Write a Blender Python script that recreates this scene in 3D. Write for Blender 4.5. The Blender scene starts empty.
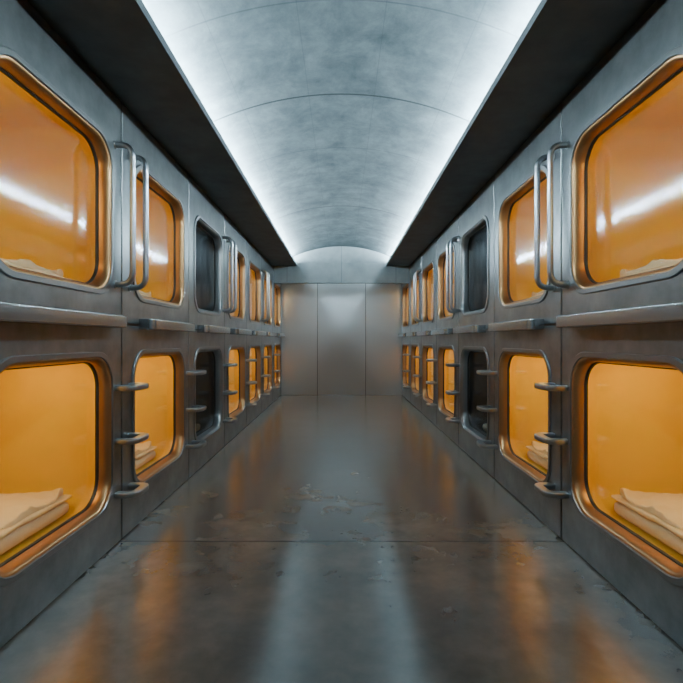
import bpy, math, random
from mathutils import Vector, noise
random.seed(4)
scene = bpy.context.scene
COL = scene.collection
W = 1.5
EYE = 1.365
U = 474.3*W/1000.0
P = 2.0*U
Y0 = 2.55*U
NC = 7
YEND = Y0+NC*P
SPLIT = 1.475
TOP = 2.995
WY = 0.02      # window offset along the wall

# ------------------------------------------------------------ materials
def new_mat(name):
    m = bpy.data.materials.new(name); m.use_nodes = True
    nt = m.node_tree
    b = nt.nodes['Principled BSDF']
    return m, nt, b

def ramp(nt, fac, stops):
    r = nt.nodes.new('ShaderNodeValToRGB')
    e = r.color_ramp.elements
    while len(e) < len(stops): e.new(0.5)
    for i, (p, c) in enumerate(stops):
        e[i].position = p; e[i].color = (c[0], c[1], c[2], 1)
    nt.links.new(fac, r.inputs[0]); return r.outputs[0]

def noise_tex(nt, scale, detail=6, rough=0.6, stretch=(1,1,1), coord='Object', dist=0.0):
    tc = nt.nodes.new('ShaderNodeTexCoord'); mp = nt.nodes.new('ShaderNodeMapping')
    mp.inputs['Scale'].default_value = stretch
    nt.links.new(tc.outputs[coord], mp.inputs[0])
    n = nt.nodes.new('ShaderNodeTexNoise')
    n.inputs['Scale'].default_value = scale; n.inputs['Detail'].default_value = detail
    n.inputs['Roughness'].default_value = rough; n.inputs['Distortion'].default_value = dist
    nt.links.new(mp.outputs[0], n.inputs['Vector'])
    return n.outputs[0]

def math_node(nt, op, a, b=None, clamp=False):
    n = nt.nodes.new('ShaderNodeMath'); n.operation = op; n.use_clamp = clamp
    for i, v in enumerate((a, b)):
        if v is None: continue
        if isinstance(v, (int, float)): n.inputs[i].default_value = v
        else: nt.links.new(v, n.inputs[i])
    return n.outputs[0]

def mixc(nt, fac, a, b, mode='MIX'):
    n = nt.nodes.new('ShaderNodeMix'); n.data_type = 'RGBA'; n.blend_type = mode
    for key, v in ((0, fac), (6, a), (7, b)):
        if isinstance(v, (int, float)): n.inputs[key].default_value = v
        elif isinstance(v, tuple): n.inputs[key].default_value = (*v, 1)
        else: nt.links.new(v, n.inputs[key])
    return n.outputs[2]

def bump(nt, b, h, strength=0.2, dist=0.01):
    n = nt.nodes.new('ShaderNodeBump'); n.inputs['Strength'].default_value = strength
    n.inputs['Distance'].default_value = dist
    nt.links.new(h, n.inputs['Height']); nt.links.new(n.outputs[0], b.inputs['Normal'])

def joint_mask(nt, axis, period, offset, width):
    """1 at a joint line that repeats along an object axis"""
    tc = nt.nodes.new('ShaderNodeTexCoord'); sp = nt.nodes.new('ShaderNodeSeparateXYZ')
    nt.links.new(tc.outputs['Object'], sp.inputs[0])
    v = math_node(nt, 'ADD', sp.outputs[axis], 100*period-offset+period/2)
    v = math_node(nt, 'MODULO', v, period)
    v = math_node(nt, 'SUBTRACT', v, period/2)
    v = math_node(nt, 'ABSOLUTE', v)
    return math_node(nt, 'LESS_THAN', v, width)

def metal(name, c0, c1, rough=0.3, metallic=0.9, scale=3, stretch=(1,1,1), detail=10):
    m, nt, b = new_mat(name)
    n = noise_tex(nt, scale, detail, 0.62, stretch)
    nt.links.new(ramp(nt, n, [(0.30, c0), (0.70, c1)]), b.inputs['Base Color'])
    b.inputs['Roughness'].default_value = rough
    b.inputs['Metallic'].default_value = metallic
    return m

M_PANEL = metal('pod_panel_steel', (0.13,0.14,0.146), (0.28,0.294,0.304), 0.31, 0.88, 3.0, detail=8)
M_FRAME = metal('window_frame_steel', (0.21,0.214,0.218), (0.25,0.254,0.258), 0.34, 0.9, 2, detail=2)
M_RIM = metal('window_rim_amber_lit', (0.41,0.22,0.095), (0.47,0.26,0.115), 0.34, 0.9, 2, detail=2)  # orange glow from the pod is tinted into the metal colour
M_HANDLE = metal('handle_steel', (0.38,0.40,0.415), (0.43,0.45,0.465), 0.31, 1.0, 4, detail=2)
M_RUNG = metal('rung_steel', (0.30,0.32,0.335), (0.35,0.37,0.385), 0.32, 0.95, 4, detail=2)
M_SHELF = metal('shelf_steel', (0.35,0.365,0.375), (0.39,0.405,0.415), 0.27, 0.95, 2, (1,0.3,1), detail=2)
M_ENDPANEL = metal('end_panel_steel', (0.66,0.69,0.71), (0.70,0.73,0.75), 0.31, 0.88, 0.7, (1,1,0.5), detail=1)

def simple(name, c, rough=0.5, metallic=0.0, n=0.15, scale=6):
    m, nt, b = new_mat(name)
    t = noise_tex(nt, scale, 5)
    nt.links.new(ramp(nt, t, [(0.25, tuple(x*(1-n) for x in c)), (0.75, tuple(min(1, x*(1+n)) for x in c))]), b.inputs['Base Color'])
    b.inputs['Roughness'].default_value = rough; b.inputs['Metallic'].default_value = metallic
    return m, nt, b
M_GASKET = simple('black_rubber', (0.015,0.014,0.013), 0.5)[0]
M_SOFFIT, nt, b = simple('dark_soffit_concrete', (0.058,0.074,0.082), 0.6, 0, 0.35, 4.0)
bump(nt, b, noise_tex(nt, 12, 6), 0.12, 0.004)

# bedding: white cloth, amber tint of the pod light put into its colour
M_BED, nt, b = simple('amber_lit_cotton', (0.66,0.51,0.33), 0.9, 0, 0.05, 9)
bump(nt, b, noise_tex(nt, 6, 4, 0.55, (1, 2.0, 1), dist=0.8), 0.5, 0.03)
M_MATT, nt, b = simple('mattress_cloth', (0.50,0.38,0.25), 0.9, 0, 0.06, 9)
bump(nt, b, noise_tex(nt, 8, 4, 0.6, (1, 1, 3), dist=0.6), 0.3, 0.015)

# amber shell (moulded plastic, faint self-glow added as even fill light)
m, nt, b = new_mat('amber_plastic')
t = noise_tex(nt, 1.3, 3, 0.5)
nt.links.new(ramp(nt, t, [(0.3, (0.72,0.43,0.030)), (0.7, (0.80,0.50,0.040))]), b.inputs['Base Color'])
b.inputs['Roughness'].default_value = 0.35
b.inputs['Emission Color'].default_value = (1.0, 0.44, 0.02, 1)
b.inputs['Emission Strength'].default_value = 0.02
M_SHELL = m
M_SHELL_OFF = simple('unlit_dark_plastic', (0.06,0.067,0.072), 0.5, 0, 0.02)[0]  # same shell in unlit pods, their darkness put into the colour

def emis(name, c, s):
    m, nt, b = new_mat(name)
    b.inputs['Base Color'].default_value = (*c, 1)
    b.inputs['Emission Color'].default_value = (*c, 1)
    b.inputs['Emission Strength'].default_value = s
    return m
M_POD_LIGHT = emis('warm_light_panel', (1.0, 0.74, 0.26), 20.0)
M_POD_LIGHT_LOW = emis('warm_ceiling_panel', (1.0, 0.74, 0.26), 8.2)
M_POD_OFF = simple('light_panel_off', (0.06,0.06,0.06), 0.4)[0]
M_LED = emis('cool_led', (0.70, 0.91, 1.0), 780.0)

# glass : thin pane, transparent with a two-sided schlick gloss
def glass(name, tint, k=1.3, rough=0.02):
    m = bpy.data.materials.new(name); m.use_nodes = True
    nt = m.node_tree; nt.nodes.clear()
    o = nt.nodes.new('ShaderNodeOutputMaterial'); mx = nt.nodes.new('ShaderNodeMixShader')
    tr = nt.nodes.new('ShaderNodeBsdfTransparent'); gl = nt.nodes.new('ShaderNodeBsdfGlossy')
    geo = nt.nodes.new('ShaderNodeNewGeometry'); vm = nt.nodes.new('ShaderNodeVectorMath'); vm.operation = 'DOT_PRODUCT'
    nt.links.new(geo.outputs['Normal'], vm.inputs[0]); nt.links.new(geo.outputs['Incoming'], vm.inputs[1])
    c = math_node(nt, 'ABSOLUTE', vm.outputs['Value'])
    c = math_node(nt, 'SUBTRACT', 1.0, c, True)
    c = math_node(nt, 'POWER', c, 5.0)
    c = math_node(nt, 'MULTIPLY', c, 0.95)
    c = math_node(nt, 'ADD', c, 0.05)
    c = math_node(nt, 'MULTIPLY', c, k, True)
    tr.inputs[0].default_value = (*tint, 1); gl.inputs['Roughness'].default_value = rough
    gl.inputs['Color'].default_value = (0.95, 0.97, 1, 1)
    nt.links.new(c, mx.inputs[0]); nt.links.new(tr.outputs[0], mx.inputs[1])
    nt.links.new(gl.outputs[0], mx.inputs[2]); nt.links.new(mx.outputs[0], o.inputs[0])
    return m
M_GLASS = glass('clear_glass', (0.97,0.95,0.88), 1.2, 0.085)
M_GLASS_DARK = glass('smoked_glass', (0.5,0.55,0.58), 0.65, 0.12)

# vault concrete
m, nt, b = new_mat('vault_concrete')
n1 = noise_tex(nt, 3.2, 13, 0.7, (1, 0.8, 1), dist=0.2)
n2 = noise_tex(nt, 2.0, 4, 0.5, (0.5, 3, 1))
base = ramp(nt, n1, [(0.30, (0.022,0.031,0.036)), (0.5, (0.042,0.054,0.060)), (0.70, (0.066,0.081,0.088))])
strp = ramp(nt, n2, [(0.35, (0.84,)*3), (0.65, (1.0,)*3)])
c = mixc(nt, 1.0, base, strp, 'MULTIPLY')
j = joint_mask(nt, 1, 3.75, 4.5, 0.013)
c = mixc(nt, math_node(nt, 'MULTIPLY', j, 0.85), c, (0.005,0.008,0.009))
j2 = joint_mask(nt, 1, 1.25, 0.75, 0.007)
c = mixc(nt, math_node(nt, 'MULTIPLY', j2, 0.45), c, (0.008,0.012,0.014))
j3 = joint_mask(nt, 0, 0.62, 0.31, 0.004)
c = mixc(nt, math_node(nt, 'MULTIPLY', j3, 0.22), c, (0.008,0.012,0.014))
nt.links.new(c, b.inputs['Base Color']); b.inputs['Roughness'].default_value = 0.85
b.inputs['Specular IOR Level'].default_value = 0.15
bump(nt, b, n1, 0.3, 0.02)
M_VAULT = m
m, nt, b = new_mat('wall_concrete')
n1 = noise_tex(nt, 2.5, 9, 0.62)
c = ramp(nt, n1, [(0.3, (0.10,0.12,0.13)), (0.7, (0.17,0.195,0.205))])
j = joint_mask(nt, 0, 1.2, 0.0, 0.006)
c = mixc(nt, math_node(nt, 'MULTIPLY', j, 0.7), c, (0.04,0.05,0.055))
nt.links.new(c, b.inputs['Base Color']); b.inputs['Roughness'].default_value = 0.75
M_CONC = m

# floor : sealed polished concrete
m, nt, b = new_mat('polished_concrete')
n1 = noise_tex(nt, 1.6, 6, 0.6)
n2 = noise_tex(nt, 6.0, 6, 0.6)
c = ramp(nt, n1, [(0.30, (0.085,0.077,0.068)), (0.5, (0.13,0.111,0.09)), (0.70, (0.185,0.152,0.117))])
c = mixc(nt, 1.0, c, ramp(nt, n2, [(0.3, (0.78,)*3), (0.7, (1.10,)*3)]), 'MULTIPLY')
j = joint_mask(nt, 1, 4.27, 3.22, 0.008)
c = mixc(nt, math_node(nt, 'MULTIPLY', j, 0.85), c, (0.008,0.008,0.008))
nt.links.new(c, b.inputs['Base Color'])
b.inputs['Roughness'].default_value = 0.205
b.inputs['IOR'].default_value = 1.75
sp = math_node(nt, 'SUBTRACT', 0.95, math_node(nt, 'MULTIPLY', j, 0.75))
nt.links.new(sp, b.inputs['Specular IOR Level'])
M_FLOOR = m

# ------------------------------------------------------------ mesh helpers
def make_mesh(name, verts, faces, mat, smooth=True, angle=35):
    me = bpy.data.meshes.new(name)
    me.from_pydata([tuple(v) for v in verts], [], faces)
    me.materials.append(mat)
    import bmesh
    bm = bmesh.new(); bm.from_mesh(me)
    bmesh.ops.recalc_face_normals(bm, faces=bm.faces)
    bm.to_mesh(me); bm.free()
    if smooth:
        for p in me.polygons: p.use_smooth = True
        try: me.set_sharp_from_angle(angle=math.radians(angle))
        except Exception: pass
    me.update()
    return me

def mirrored(me):
    m2 = me.copy(); 
    for v in m2.vertices: v.co.x = -v.co.x
    m2.flip_normals(); m2.update()
    return m2

def obj(name, me, loc=(0,0,0), parent=None, **props):
    o = bpy.data.objects.new(name, me); o.location = loc
    COL.objects.link(o)
    if parent: o.parent = parent
    for k, v in props.items(): o[k] = v
    return o

def rrect(w, h, r, n=10):
    pts = []
    r = max(r, 0.0005)
    for ci, (sx, sz) in enumerate(((1,1),(-1,1),(-1,-1),(1,-1))):
        cx, cz = sx*(w/2-r), sz*(h/2-r)
        for k in range(n+1):
            a = math.pi/2*ci + math.pi/2*k/n
            pts.append((cx+r*math.cos(a), cz+r*math.sin(a)))
    return pts

def loft(loops, cap0=False, cap1=False, closed=False):
    """loops: list of lists of (x,y,z)"""
    n = len(loops[0]); verts = []; faces = []
    for l in loops: verts += l
    rng = len(loops) if closed else len(loops)-1
    for i in range(rng):
        a = i*n; b_ = ((i+1) % len(loops))*n
        for k in range(n):
            k2 = (k+1) % n
            faces.append((a+k, a+k2, b_+k2, b_+k))
    if cap0: faces.append(tuple(range(n)))
    if cap1: faces.append(tuple(range((len(loops)-1)*n, len(loops)*n)))
    return verts, faces

def yz(w, h, r, x, cz=0.0, cy=0.0, n=10):
    return [(x, y+cy, z+cz) for y, z in rrect(w, h, r, n)]

def box(x0,x1,y0,y1,z0,z1, bv=0.0):
    if bv <= 0:
        v = [(x,y,z) for x in (x0,x1) for y in (y0,y1) for z in (z0,z1)]
        f = [(0,1,3,2),(4,6,7,5),(0,4,5,1),(2,3,7,6),(0,2,6,4),(1,5,7,3)]
        return v, f
    import bmesh
    bm = bmesh.new(); bmesh.ops.create_cube(bm, size=1)
    for v in bm.verts:
        v.co = Vector(((x0+x1)/2+v.co.x*(x1-x0), (y0+y1)/2+v.co.y*(y1-y0), (z0+z1)/2+v.co.z*(z1-z0)))
    bmesh.ops.bevel(bm, geom=list(bm.edges), offset=bv, segments=3, profile=0.5, affect='EDGES')
    bm.verts.index_update()
    vs = [v.co.copy() for v in bm.verts]; fs = [tuple(v.index for v in f.verts) for f in bm.faces]
    bm.free(); return vs, fs

def merge(*parts):
    V, F = [], []
    for v, f in parts:
        o = len(V); V += list(v); F += [tuple(i+o for i in q) for q in f]
    return V, F

def tube(path, rn, rb, up=Vector((0,0,1)), seg=14, power=1.0):
    path = [Vector(p) for p in path]; loops = []
    for i, p in enumerate(path):
        t = (path[min(i+1, len(path)-1)] - path[max(i-1, 0)]).normalized()
        nrm = t.cross(up).normalized()
        l = []
        for k in range(seg):
            a = 2*math.pi*k/seg
            ca, sa = math.cos(a), math.sin(a)
            ca = math.copysign(abs(ca)**power, ca); sa = math.copysign(abs(sa)**power, sa)
            l.append(tuple(p + nrm*rn*ca + up*rb*sa))
        loops.append(l)
    return loft(loops, True, True)

def round_path(pts, r, n=8):
    pts = [Vector(p) for p in pts]; out = [pts[0]]
    for i in range(1, len(pts)-1):
        a, b_, c = pts[i-1], pts[i], pts[i+1]
        d0 = (a-b_).normalized(); d1 = (c-b_).normalized()
        p0 = b_+d0*r; p1 = b_+d1*r
        for k in range(n+1):
            t = k/n
            out.append(p0*(1-t)**2 + b_*2*t*(1-t) + p1*t**2)
    out.append(pts[-1]); return out

# ------------------------------------------------------------ pod meshes
WW, WH, WR = 1.15, 1.035, 0.205     # outer frame size
def panel_mesh(H, cz):
    w, h = P-0.016, H-0.014
    hz = H/2
    loops = [yz(w, h, 0.002, -0.05, hz), yz(w, h, 0.002, -0.004, hz), yz(w-0.008, h-0.008, 0.002, 0, hz),
             yz(WW-0.02, WH-0.02, WR-0.01, 0, cz, WY), yz(WW-0.02, WH-0.02, WR-0.01, -0.05, cz, WY)]
    v, f = loft(loops, closed=True)
    return make_mesh('front_panel', v, f, M_PANEL, False)

def ring(profile, name, mat):
    loops = [yz(WW-2*i, WH-2*i, max(0.02, WR-i*0.6), x, n=18) for i, x in profile]
    v, f = loft(loops, closed=True)
    return make_mesh(name, v, f, mat, True, 40)

# broad flat steel surround with bevelled edges
me_frame = ring([(0,0.0),(0,0.007),(0.004,0.011),(0.029,0.011),(0.033,0.006),(0.033,-0.006),(0.020,-0.006)], 'window_frame', M_FRAME)
prof = [(0.033,0.002)]
for k in range(10):
    t = k/9
    prof.append((0.036+0.026*math.sin(t*math.pi/2), 0.001-0.079*(1-math.cos(t*math.pi/2))))
prof += [(0.062,-0.088),(0.035,-0.088),(0.033,-0.02)]
me_rim = ring(prof, 'window_rim', M_RIM)
me_rim_off = me_rim.copy(); me_rim_off.materials.clear(); me_rim_off.materials.append(M_FRAME)
me_gask = ring([(0.058,-0.066),(0.067,-0.066),(0.069,-0.070),(0.069,-0.084),(0.059,-0.084)], 'window_gasket', M_GASKET)
v, f = loft([yz(WW-0.13, WH-0.13, WR-0.04, -0.076)], cap0=True)
me_glass = make_mesh('window_glass', v, f, M_GLASS, False)
me_glass_dark = me_glass.copy(); me_glass_dark.materials.clear(); me_glass_dark.materials.append(M_GLASS_DARK)
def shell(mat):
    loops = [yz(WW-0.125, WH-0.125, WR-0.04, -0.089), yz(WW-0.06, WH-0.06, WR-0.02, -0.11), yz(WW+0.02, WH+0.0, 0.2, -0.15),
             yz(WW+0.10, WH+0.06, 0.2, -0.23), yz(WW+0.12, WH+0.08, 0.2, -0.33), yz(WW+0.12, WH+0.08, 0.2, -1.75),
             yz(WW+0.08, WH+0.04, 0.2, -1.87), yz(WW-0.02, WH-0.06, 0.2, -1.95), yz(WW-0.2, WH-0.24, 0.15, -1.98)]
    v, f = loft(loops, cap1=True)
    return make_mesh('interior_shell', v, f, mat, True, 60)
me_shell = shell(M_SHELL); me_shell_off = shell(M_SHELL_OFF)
v, f = box(-0.80, -0.30, -0.630, -0.600, 0.24, 0.35, 0.006)
me_light = make_mesh('light_panel', v, f, M_POD_LIGHT)
v, f = box(-0.66, -0.28, -0.24, 0.40, 0.515, 0.545, 0.008)
me_light_low = make_mesh('light_panel_low', v, f, M_POD_LIGHT_LOW)
me_light_off = me_light.copy(); me_light_off.materials.clear(); me_light_off.materials.append(M_POD_OFF)

HH = 0.925
pth = round_path([(-0.0,0,-HH/2),(0.115,0,-HH/2),(0.115,0,HH/2),(0.0,0,HH/2)], 0.085, 12)
v1 = tube(pth, 0.0195, 0.0195, up=Vector((0,1,0)), seg=20)
def disc(z):
    l = []
    for x, r in ((0.0,0.027),(0.004,0.027),(0.006,0.025),(0.006,0.012)):
        l.append([(x, r*math.cos(a*math.pi/8), z+r*math.sin(a*math.pi/8)) for a in range(16)])
    return loft(l)
v, f = merge(v1, disc(-HH/2), disc(HH/2))
me_handle = make_mesh('door_handle', v, f, M_HANDLE)

pth = round_path([(0.0,-0.098,0),(0.120,-0.098,0),(0.120,0.098,0),(0.0,0.098,0)], 0.06, 12)
v, f = tube(pth, 0.031, 0.019, seg=28, power=0.4)
me_rung = make_mesh('rung', v, f, M_RUNG)

def shelf_mesh(y0, y1):
    """ledge bar from y0 to y1 measured from the bay centre"""
    d, h, r = 0.115, 0.078, 0.008
    pts = [(0,-h/2)]
    for k in range(7):
        a = -math.pi/2+math.pi/2*k/6; pts.append((d-r+r*math.cos(a), -h/2+r+r*math.sin(a)))
    for k in range(7):
        a = math.pi/2*k/6; pts.append((d-r+r*math.cos(a), h/2-r+r*math.sin(a)))
    pts.append((0,h/2))
    loops = []
    R = 0.05
    ts = [math.pi/2*k/8 for k in range(9)]
    stations = [(y0+R*(1-math.cos(t)), R*(1-math.sin(t))) for t in ts]
    stations += [(y1-R*(1-math.cos(t)), R*(1-math.sin(t))) for t in reversed(ts)]
    for y, inset in stations:
        loops.append([(x*(d-inset)/d, y, z) for x, z in pts])
    return make_mesh('shelf', *loft(loops, True, True), M_SHELF)
me_shelf = shelf_mesh(-P/2+0.27, P/2-0.14)
me_shelf_first = shelf_mesh(-P/2+0.02, P/2-0.14)
me_shelf_first.name = 'shelf_first'

def soft_box(x0,x1,y0,y1,z0,z1,amp,seed,freq=5.0,r=0.05, nx=40, ny=36, lim=0.55):
    import bmesh
    bm = bmesh.new(); bmesh.ops.create_cube(bm, size=1)
    for v in bm.verts:
        v.co = Vector(((x0+x1)/2+v.co.x*(x1-x0), (y0+y1)/2+v.co.y*(y1-y0), (z0+z1)/2+v.co.z*(z1-z0)))
    bmesh.ops.bevel(bm, geom=list(bm.edges), offset=min(r, (z1-z0)*0.48), segments=3, profile=0.55, affect='EDGES')
    def cut(axis, a, b_, n):
        for i in range(1, n):
            co = [0,0,0]; co[axis] = a+(b_-a)*i/n; no = [0,0,0]; no[axis] = 1
            bmesh.ops.bisect_plane(bm, geom=bm.verts[:]+bm.edges[:]+bm.faces[:], plane_co=co, plane_no=no)
    cut(0, x0, x1, nx); cut(1, y0, y1, ny)
    for v in bm.verts:
        p = v.co*freq+Vector((seed, seed*2, 0))
        q = Vector((p.x*0.7+noise.noise(p*0.6)*1.2, p.y*2.0, 0))
        d = noise.noise(p)*amp + (0.5-abs(noise.noise(q)))*amp*0.9 + noise.noise(p*3.1)*amp*0.3
        v.co.z += d*(0.15 if v.co.z < (z0+z1)/2 else 1.0)
        v.co.x += noise.noise(p+Vector((9,9,9)))*amp*1.2
        v.co.y += noise.noise(p+Vector((4,7,1)))*amp*1.2
        v.co.y = max(-lim, min(lim, v.co.y))
    bm.verts.index_update()
    vs = [v.co.copy() for v in bm.verts]; fs = [tuple(v.index for v in f.verts) for f in bm.faces]
    bm.free(); return vs, fs
MT = 0.088
v, f = soft_box(-1.72,-0.25,-0.53,0.53,0,MT,0.005,1.3,3.0,0.040)
me_matt = make_mesh('mattress', v, f, M_MATT, True, 80)
parts = [soft_box(-1.35,-0.25,-0.52,0.54,0.0,0.020,0.012,2.1),
         soft_box(-1.31,-0.28,-0.47,0.535,0.018,0.040,0.042,5.1,4.5)]
v, f = merge(*parts)
me_duvet = make_mesh('folded_duvet', v, f, M_BED, True, 80)

me_panel_lo = panel_mesh(SPLIT, 0.776)
me_panel_up = panel_mesh(TOP-SPLIT, 0.69)

MIR = {}
def side_mesh(me, s):
    if s < 0: return me
    if me.name not in MIR: MIR[me.name] = mirrored(me)
    return MIR[me.name]

# ------------------------------------------------------------ place pods
for s in (-1, 1):
    for row in (0, 1):
        zb = 0.0 if row == 0 else SPLIT
        cz = 0.776 if row == 0 else 0.69
        for i in range(NC):
            yc = Y0+P*(i+0.5)
            off = (i == 2)
            rown = 'lower' if row == 0 else 'upper'
            if off: lab = f'unlit {rown} sleeping capsule with dark glass window'
            else:
                lab = f'{rown} steel sleeping capsule, glowing amber window' + (', tall bar handle' if row == 1 and i < 6 else ' beside ladder rungs' if row == 0 else '')
            pod = obj('sleeping_pod', None, (s*W, yc, zb), label=lab, category='sleeping pod', group='sleeping pods lining the corridor')
            pod.empty_display_size = 0.2
            obj('front_panel', side_mesh(me_panel_lo if row == 0 else me_panel_up, s), (0,0,0), pod)
            win = obj('window', side_mesh(me_frame, s), (0,WY,cz), pod)
            obj('window_rim', side_mesh(me_rim_off if off else me_rim, s), (0,0,0), win, label='grey steel inner rim' if off else 'metal inner rim tinted with amber pod glow')
            obj('window_gasket', side_mesh(me_gask, s), (0,0,0), win)
            obj('window_glass', side_mesh(me_glass_dark if off else me_glass, s), (0,0,0), win)
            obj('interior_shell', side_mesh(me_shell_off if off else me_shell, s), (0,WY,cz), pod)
            obj('light_panel', side_mesh(me_light_off if off else (me_light_low if row == 0 else me_light), s), (0,WY,cz), pod)
            if row == 1 and i < 6:
                hy = (P/2-0.10+0.01) if i % 2 == 0 else (-P/2+0.12)
                obj('door_handle', side_mesh(me_handle, s), (0, hy, 0.26+HH/2), pod, label='tall brushed steel bar handle')
            zf = zb+cz-(WH+0.08)/2+0.026+(0.016 if row == 1 else 0.0)
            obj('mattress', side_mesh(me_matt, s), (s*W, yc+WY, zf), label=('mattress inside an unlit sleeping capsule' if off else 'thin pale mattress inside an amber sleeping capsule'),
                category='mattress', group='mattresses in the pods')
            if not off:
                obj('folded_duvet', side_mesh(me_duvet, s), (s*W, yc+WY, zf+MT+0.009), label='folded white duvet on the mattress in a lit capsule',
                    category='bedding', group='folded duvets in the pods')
    for i in range(NC):
        yc = Y0+P*(i+0.5)
        obj('ledge_shelf', side_mesh(me_shelf_first if i == 0 else me_shelf, s), (s*W-s*0.001, yc, EYE+0.118), label='narrow brushed steel ledge between upper and lower capsules',
            category='shelf', group='steel ledges between capsule rows')
    for i in range(1, NC):
        ys = Y0+P*i+0.02
        lad = obj('ladder', None, (s*W, ys, 0), label='wall mounted ladder of three curved steel rungs between capsules',
                  category='ladder', group='ladders between the lower capsules')
        for z in (1.045, 0.69, 0.335):
            obj('rung', side_mesh(me_rung, s), (-s*0.001, 0, z), lad)

# ------------------------------------------------------------ structure
YB = -1.6; XO = 3.75
def st(name, vf, mat, smooth=False, **kw):
    return obj(name, make_mesh(name, vf[0], vf[1], mat, smooth), kind='structure', **kw)
st('floor', box(-XO, XO, YB, YEND+0.3, -0.1, 0.0), M_FLOOR)
YBEAM = 10.45
for s, nm in ((-1,'left'),(1,'right')):
    a, b_ = sorted((s*(XO), s*(XO+0.1)))
    c0, c1 = sorted((s*W, s*XO))
    vf = merge(box(a, b_, YB, YEND+0.3, 0, 3.6), box(c0, c1, YB, Y0-0.004, 0, TOP))
    st('wall_'+nm, vf, M_PANEL)
    c0, c1 = sorted((s*0.99, s*(XO+0.1)))
    st('trim_'+('1' if s < 0 else '2'), box(c0, c1, YB, YEND, 3.0, 3.05), M_SOFFIT)
st('wall_back', box(-XO, XO, YEND+0.03, YEND+0.3, 0, 3.9), M_CONC)
# slim cross beam between the two pod walls in front of the end wall
st('trim_3', merge(box(-W+0.004, W-0.004, YBEAM, YBEAM+0.12, 2.625, 2.998),
                   box(-0.985, 0.985, YBEAM, YBEAM+0.12, 2.998, 3.07)), M_CONC)
st('wall_front', box(-XO, XO, YB-0.1, YB, 0, 3.9), M_CONC)
for x0, x1 in ((-W+0.002,-0.606),(-0.592,0.592),(0.606,W-0.002)):
    v, f = box(-(x1-x0)/2, (x1-x0)/2, -0.03, 0, 0.002, 2.96, 0.004)
    obj('steel_wall_panel', make_mesh('steel_wall_panel', v, f, M_ENDPANEL, False), ((x0+x1)/2, YEND+0.03, 0),
        label='tall brushed stainless steel cladding panel on the end wall', category='wall panel', group='steel panels on the end wall')
R = 1.97*W; APEX = EYE+1.556*W
loops = []
n = 48; amax = math.asin(1.72/R)
for y in [YB-0.1+(YEND+0.3-YB+0.1)*k/24 for k in range(25)]:
    l = [(R*math.sin(-amax+2*amax*k/n), y, APEX-R+R*math.cos(-amax+2*amax*k/n)) for k in range(n+1)]
    l += [((R+0.12)*math.sin(amax-2*amax*k/n), y, APEX-R+(R+0.12)*math.cos(amax-2*amax*k/n)) for k in range(n+1)]
    loops.append(l)
v, f = loft(loops, True, True)
for s in (-1, 1):
    a, b_ = sorted((s*1.70, s*(XO)))
    v, f = merge((v, f), box(a, b_, YB-0.1, YEND+0.3, 3.14, 3.24))
    a, b_ = sorted((s*1.70, s*1.75))
    v, f = merge((v, f), box(a, b_, YB, YEND, 3.05, 3.2))
st('ceiling', (v, f), M_VAULT, True)
# LED strips, raised on a slim upstand
for s in (-1, 1):
    L0, L1 = YB+0.05, YEND-0.04
    e = obj('led_strip_light', None, (s*1.20, (L0+L1)/2, 3.05), label='long cool white cove strip light on the dark soffit',
            category='light', group='cove strip lights')
    h = (L1-L0)/2
    v, f = box(-0.025, 0.025, -h, h, 0.0, 0.262)
    obj('light_housing', make_mesh('light_housing', v, f, M_SOFFIT, False), (0,0,0), e)
    v, f = box(-0.022, 0.022, -h+0.01, h-0.01, 0.262, 0.272)
    obj('light_diffuser', make_mesh('light_diffuser', v, f, M_LED, False), (0,0,0), e)

w = bpy.data.worlds.new('World'); scene.world = w; w.use_nodes = True
w.node_tree.nodes['Background'].inputs[0].default_value = (0.5,0.6,0.65,1)
w.node_tree.nodes['Background'].inputs[1].default_value = 0.02

cam = bpy.data.cameras.new('camera'); co = bpy.data.objects.new('camera', cam)
cam.lens = 25; cam.sensor_width = 36; cam.clip_start = 0.05
co.location = (0, 0, EYE); co.rotation_euler = (math.pi/2, 0, 0)
cam.shift_y = -0.002
COL.objects.link(co); scene.camera = co
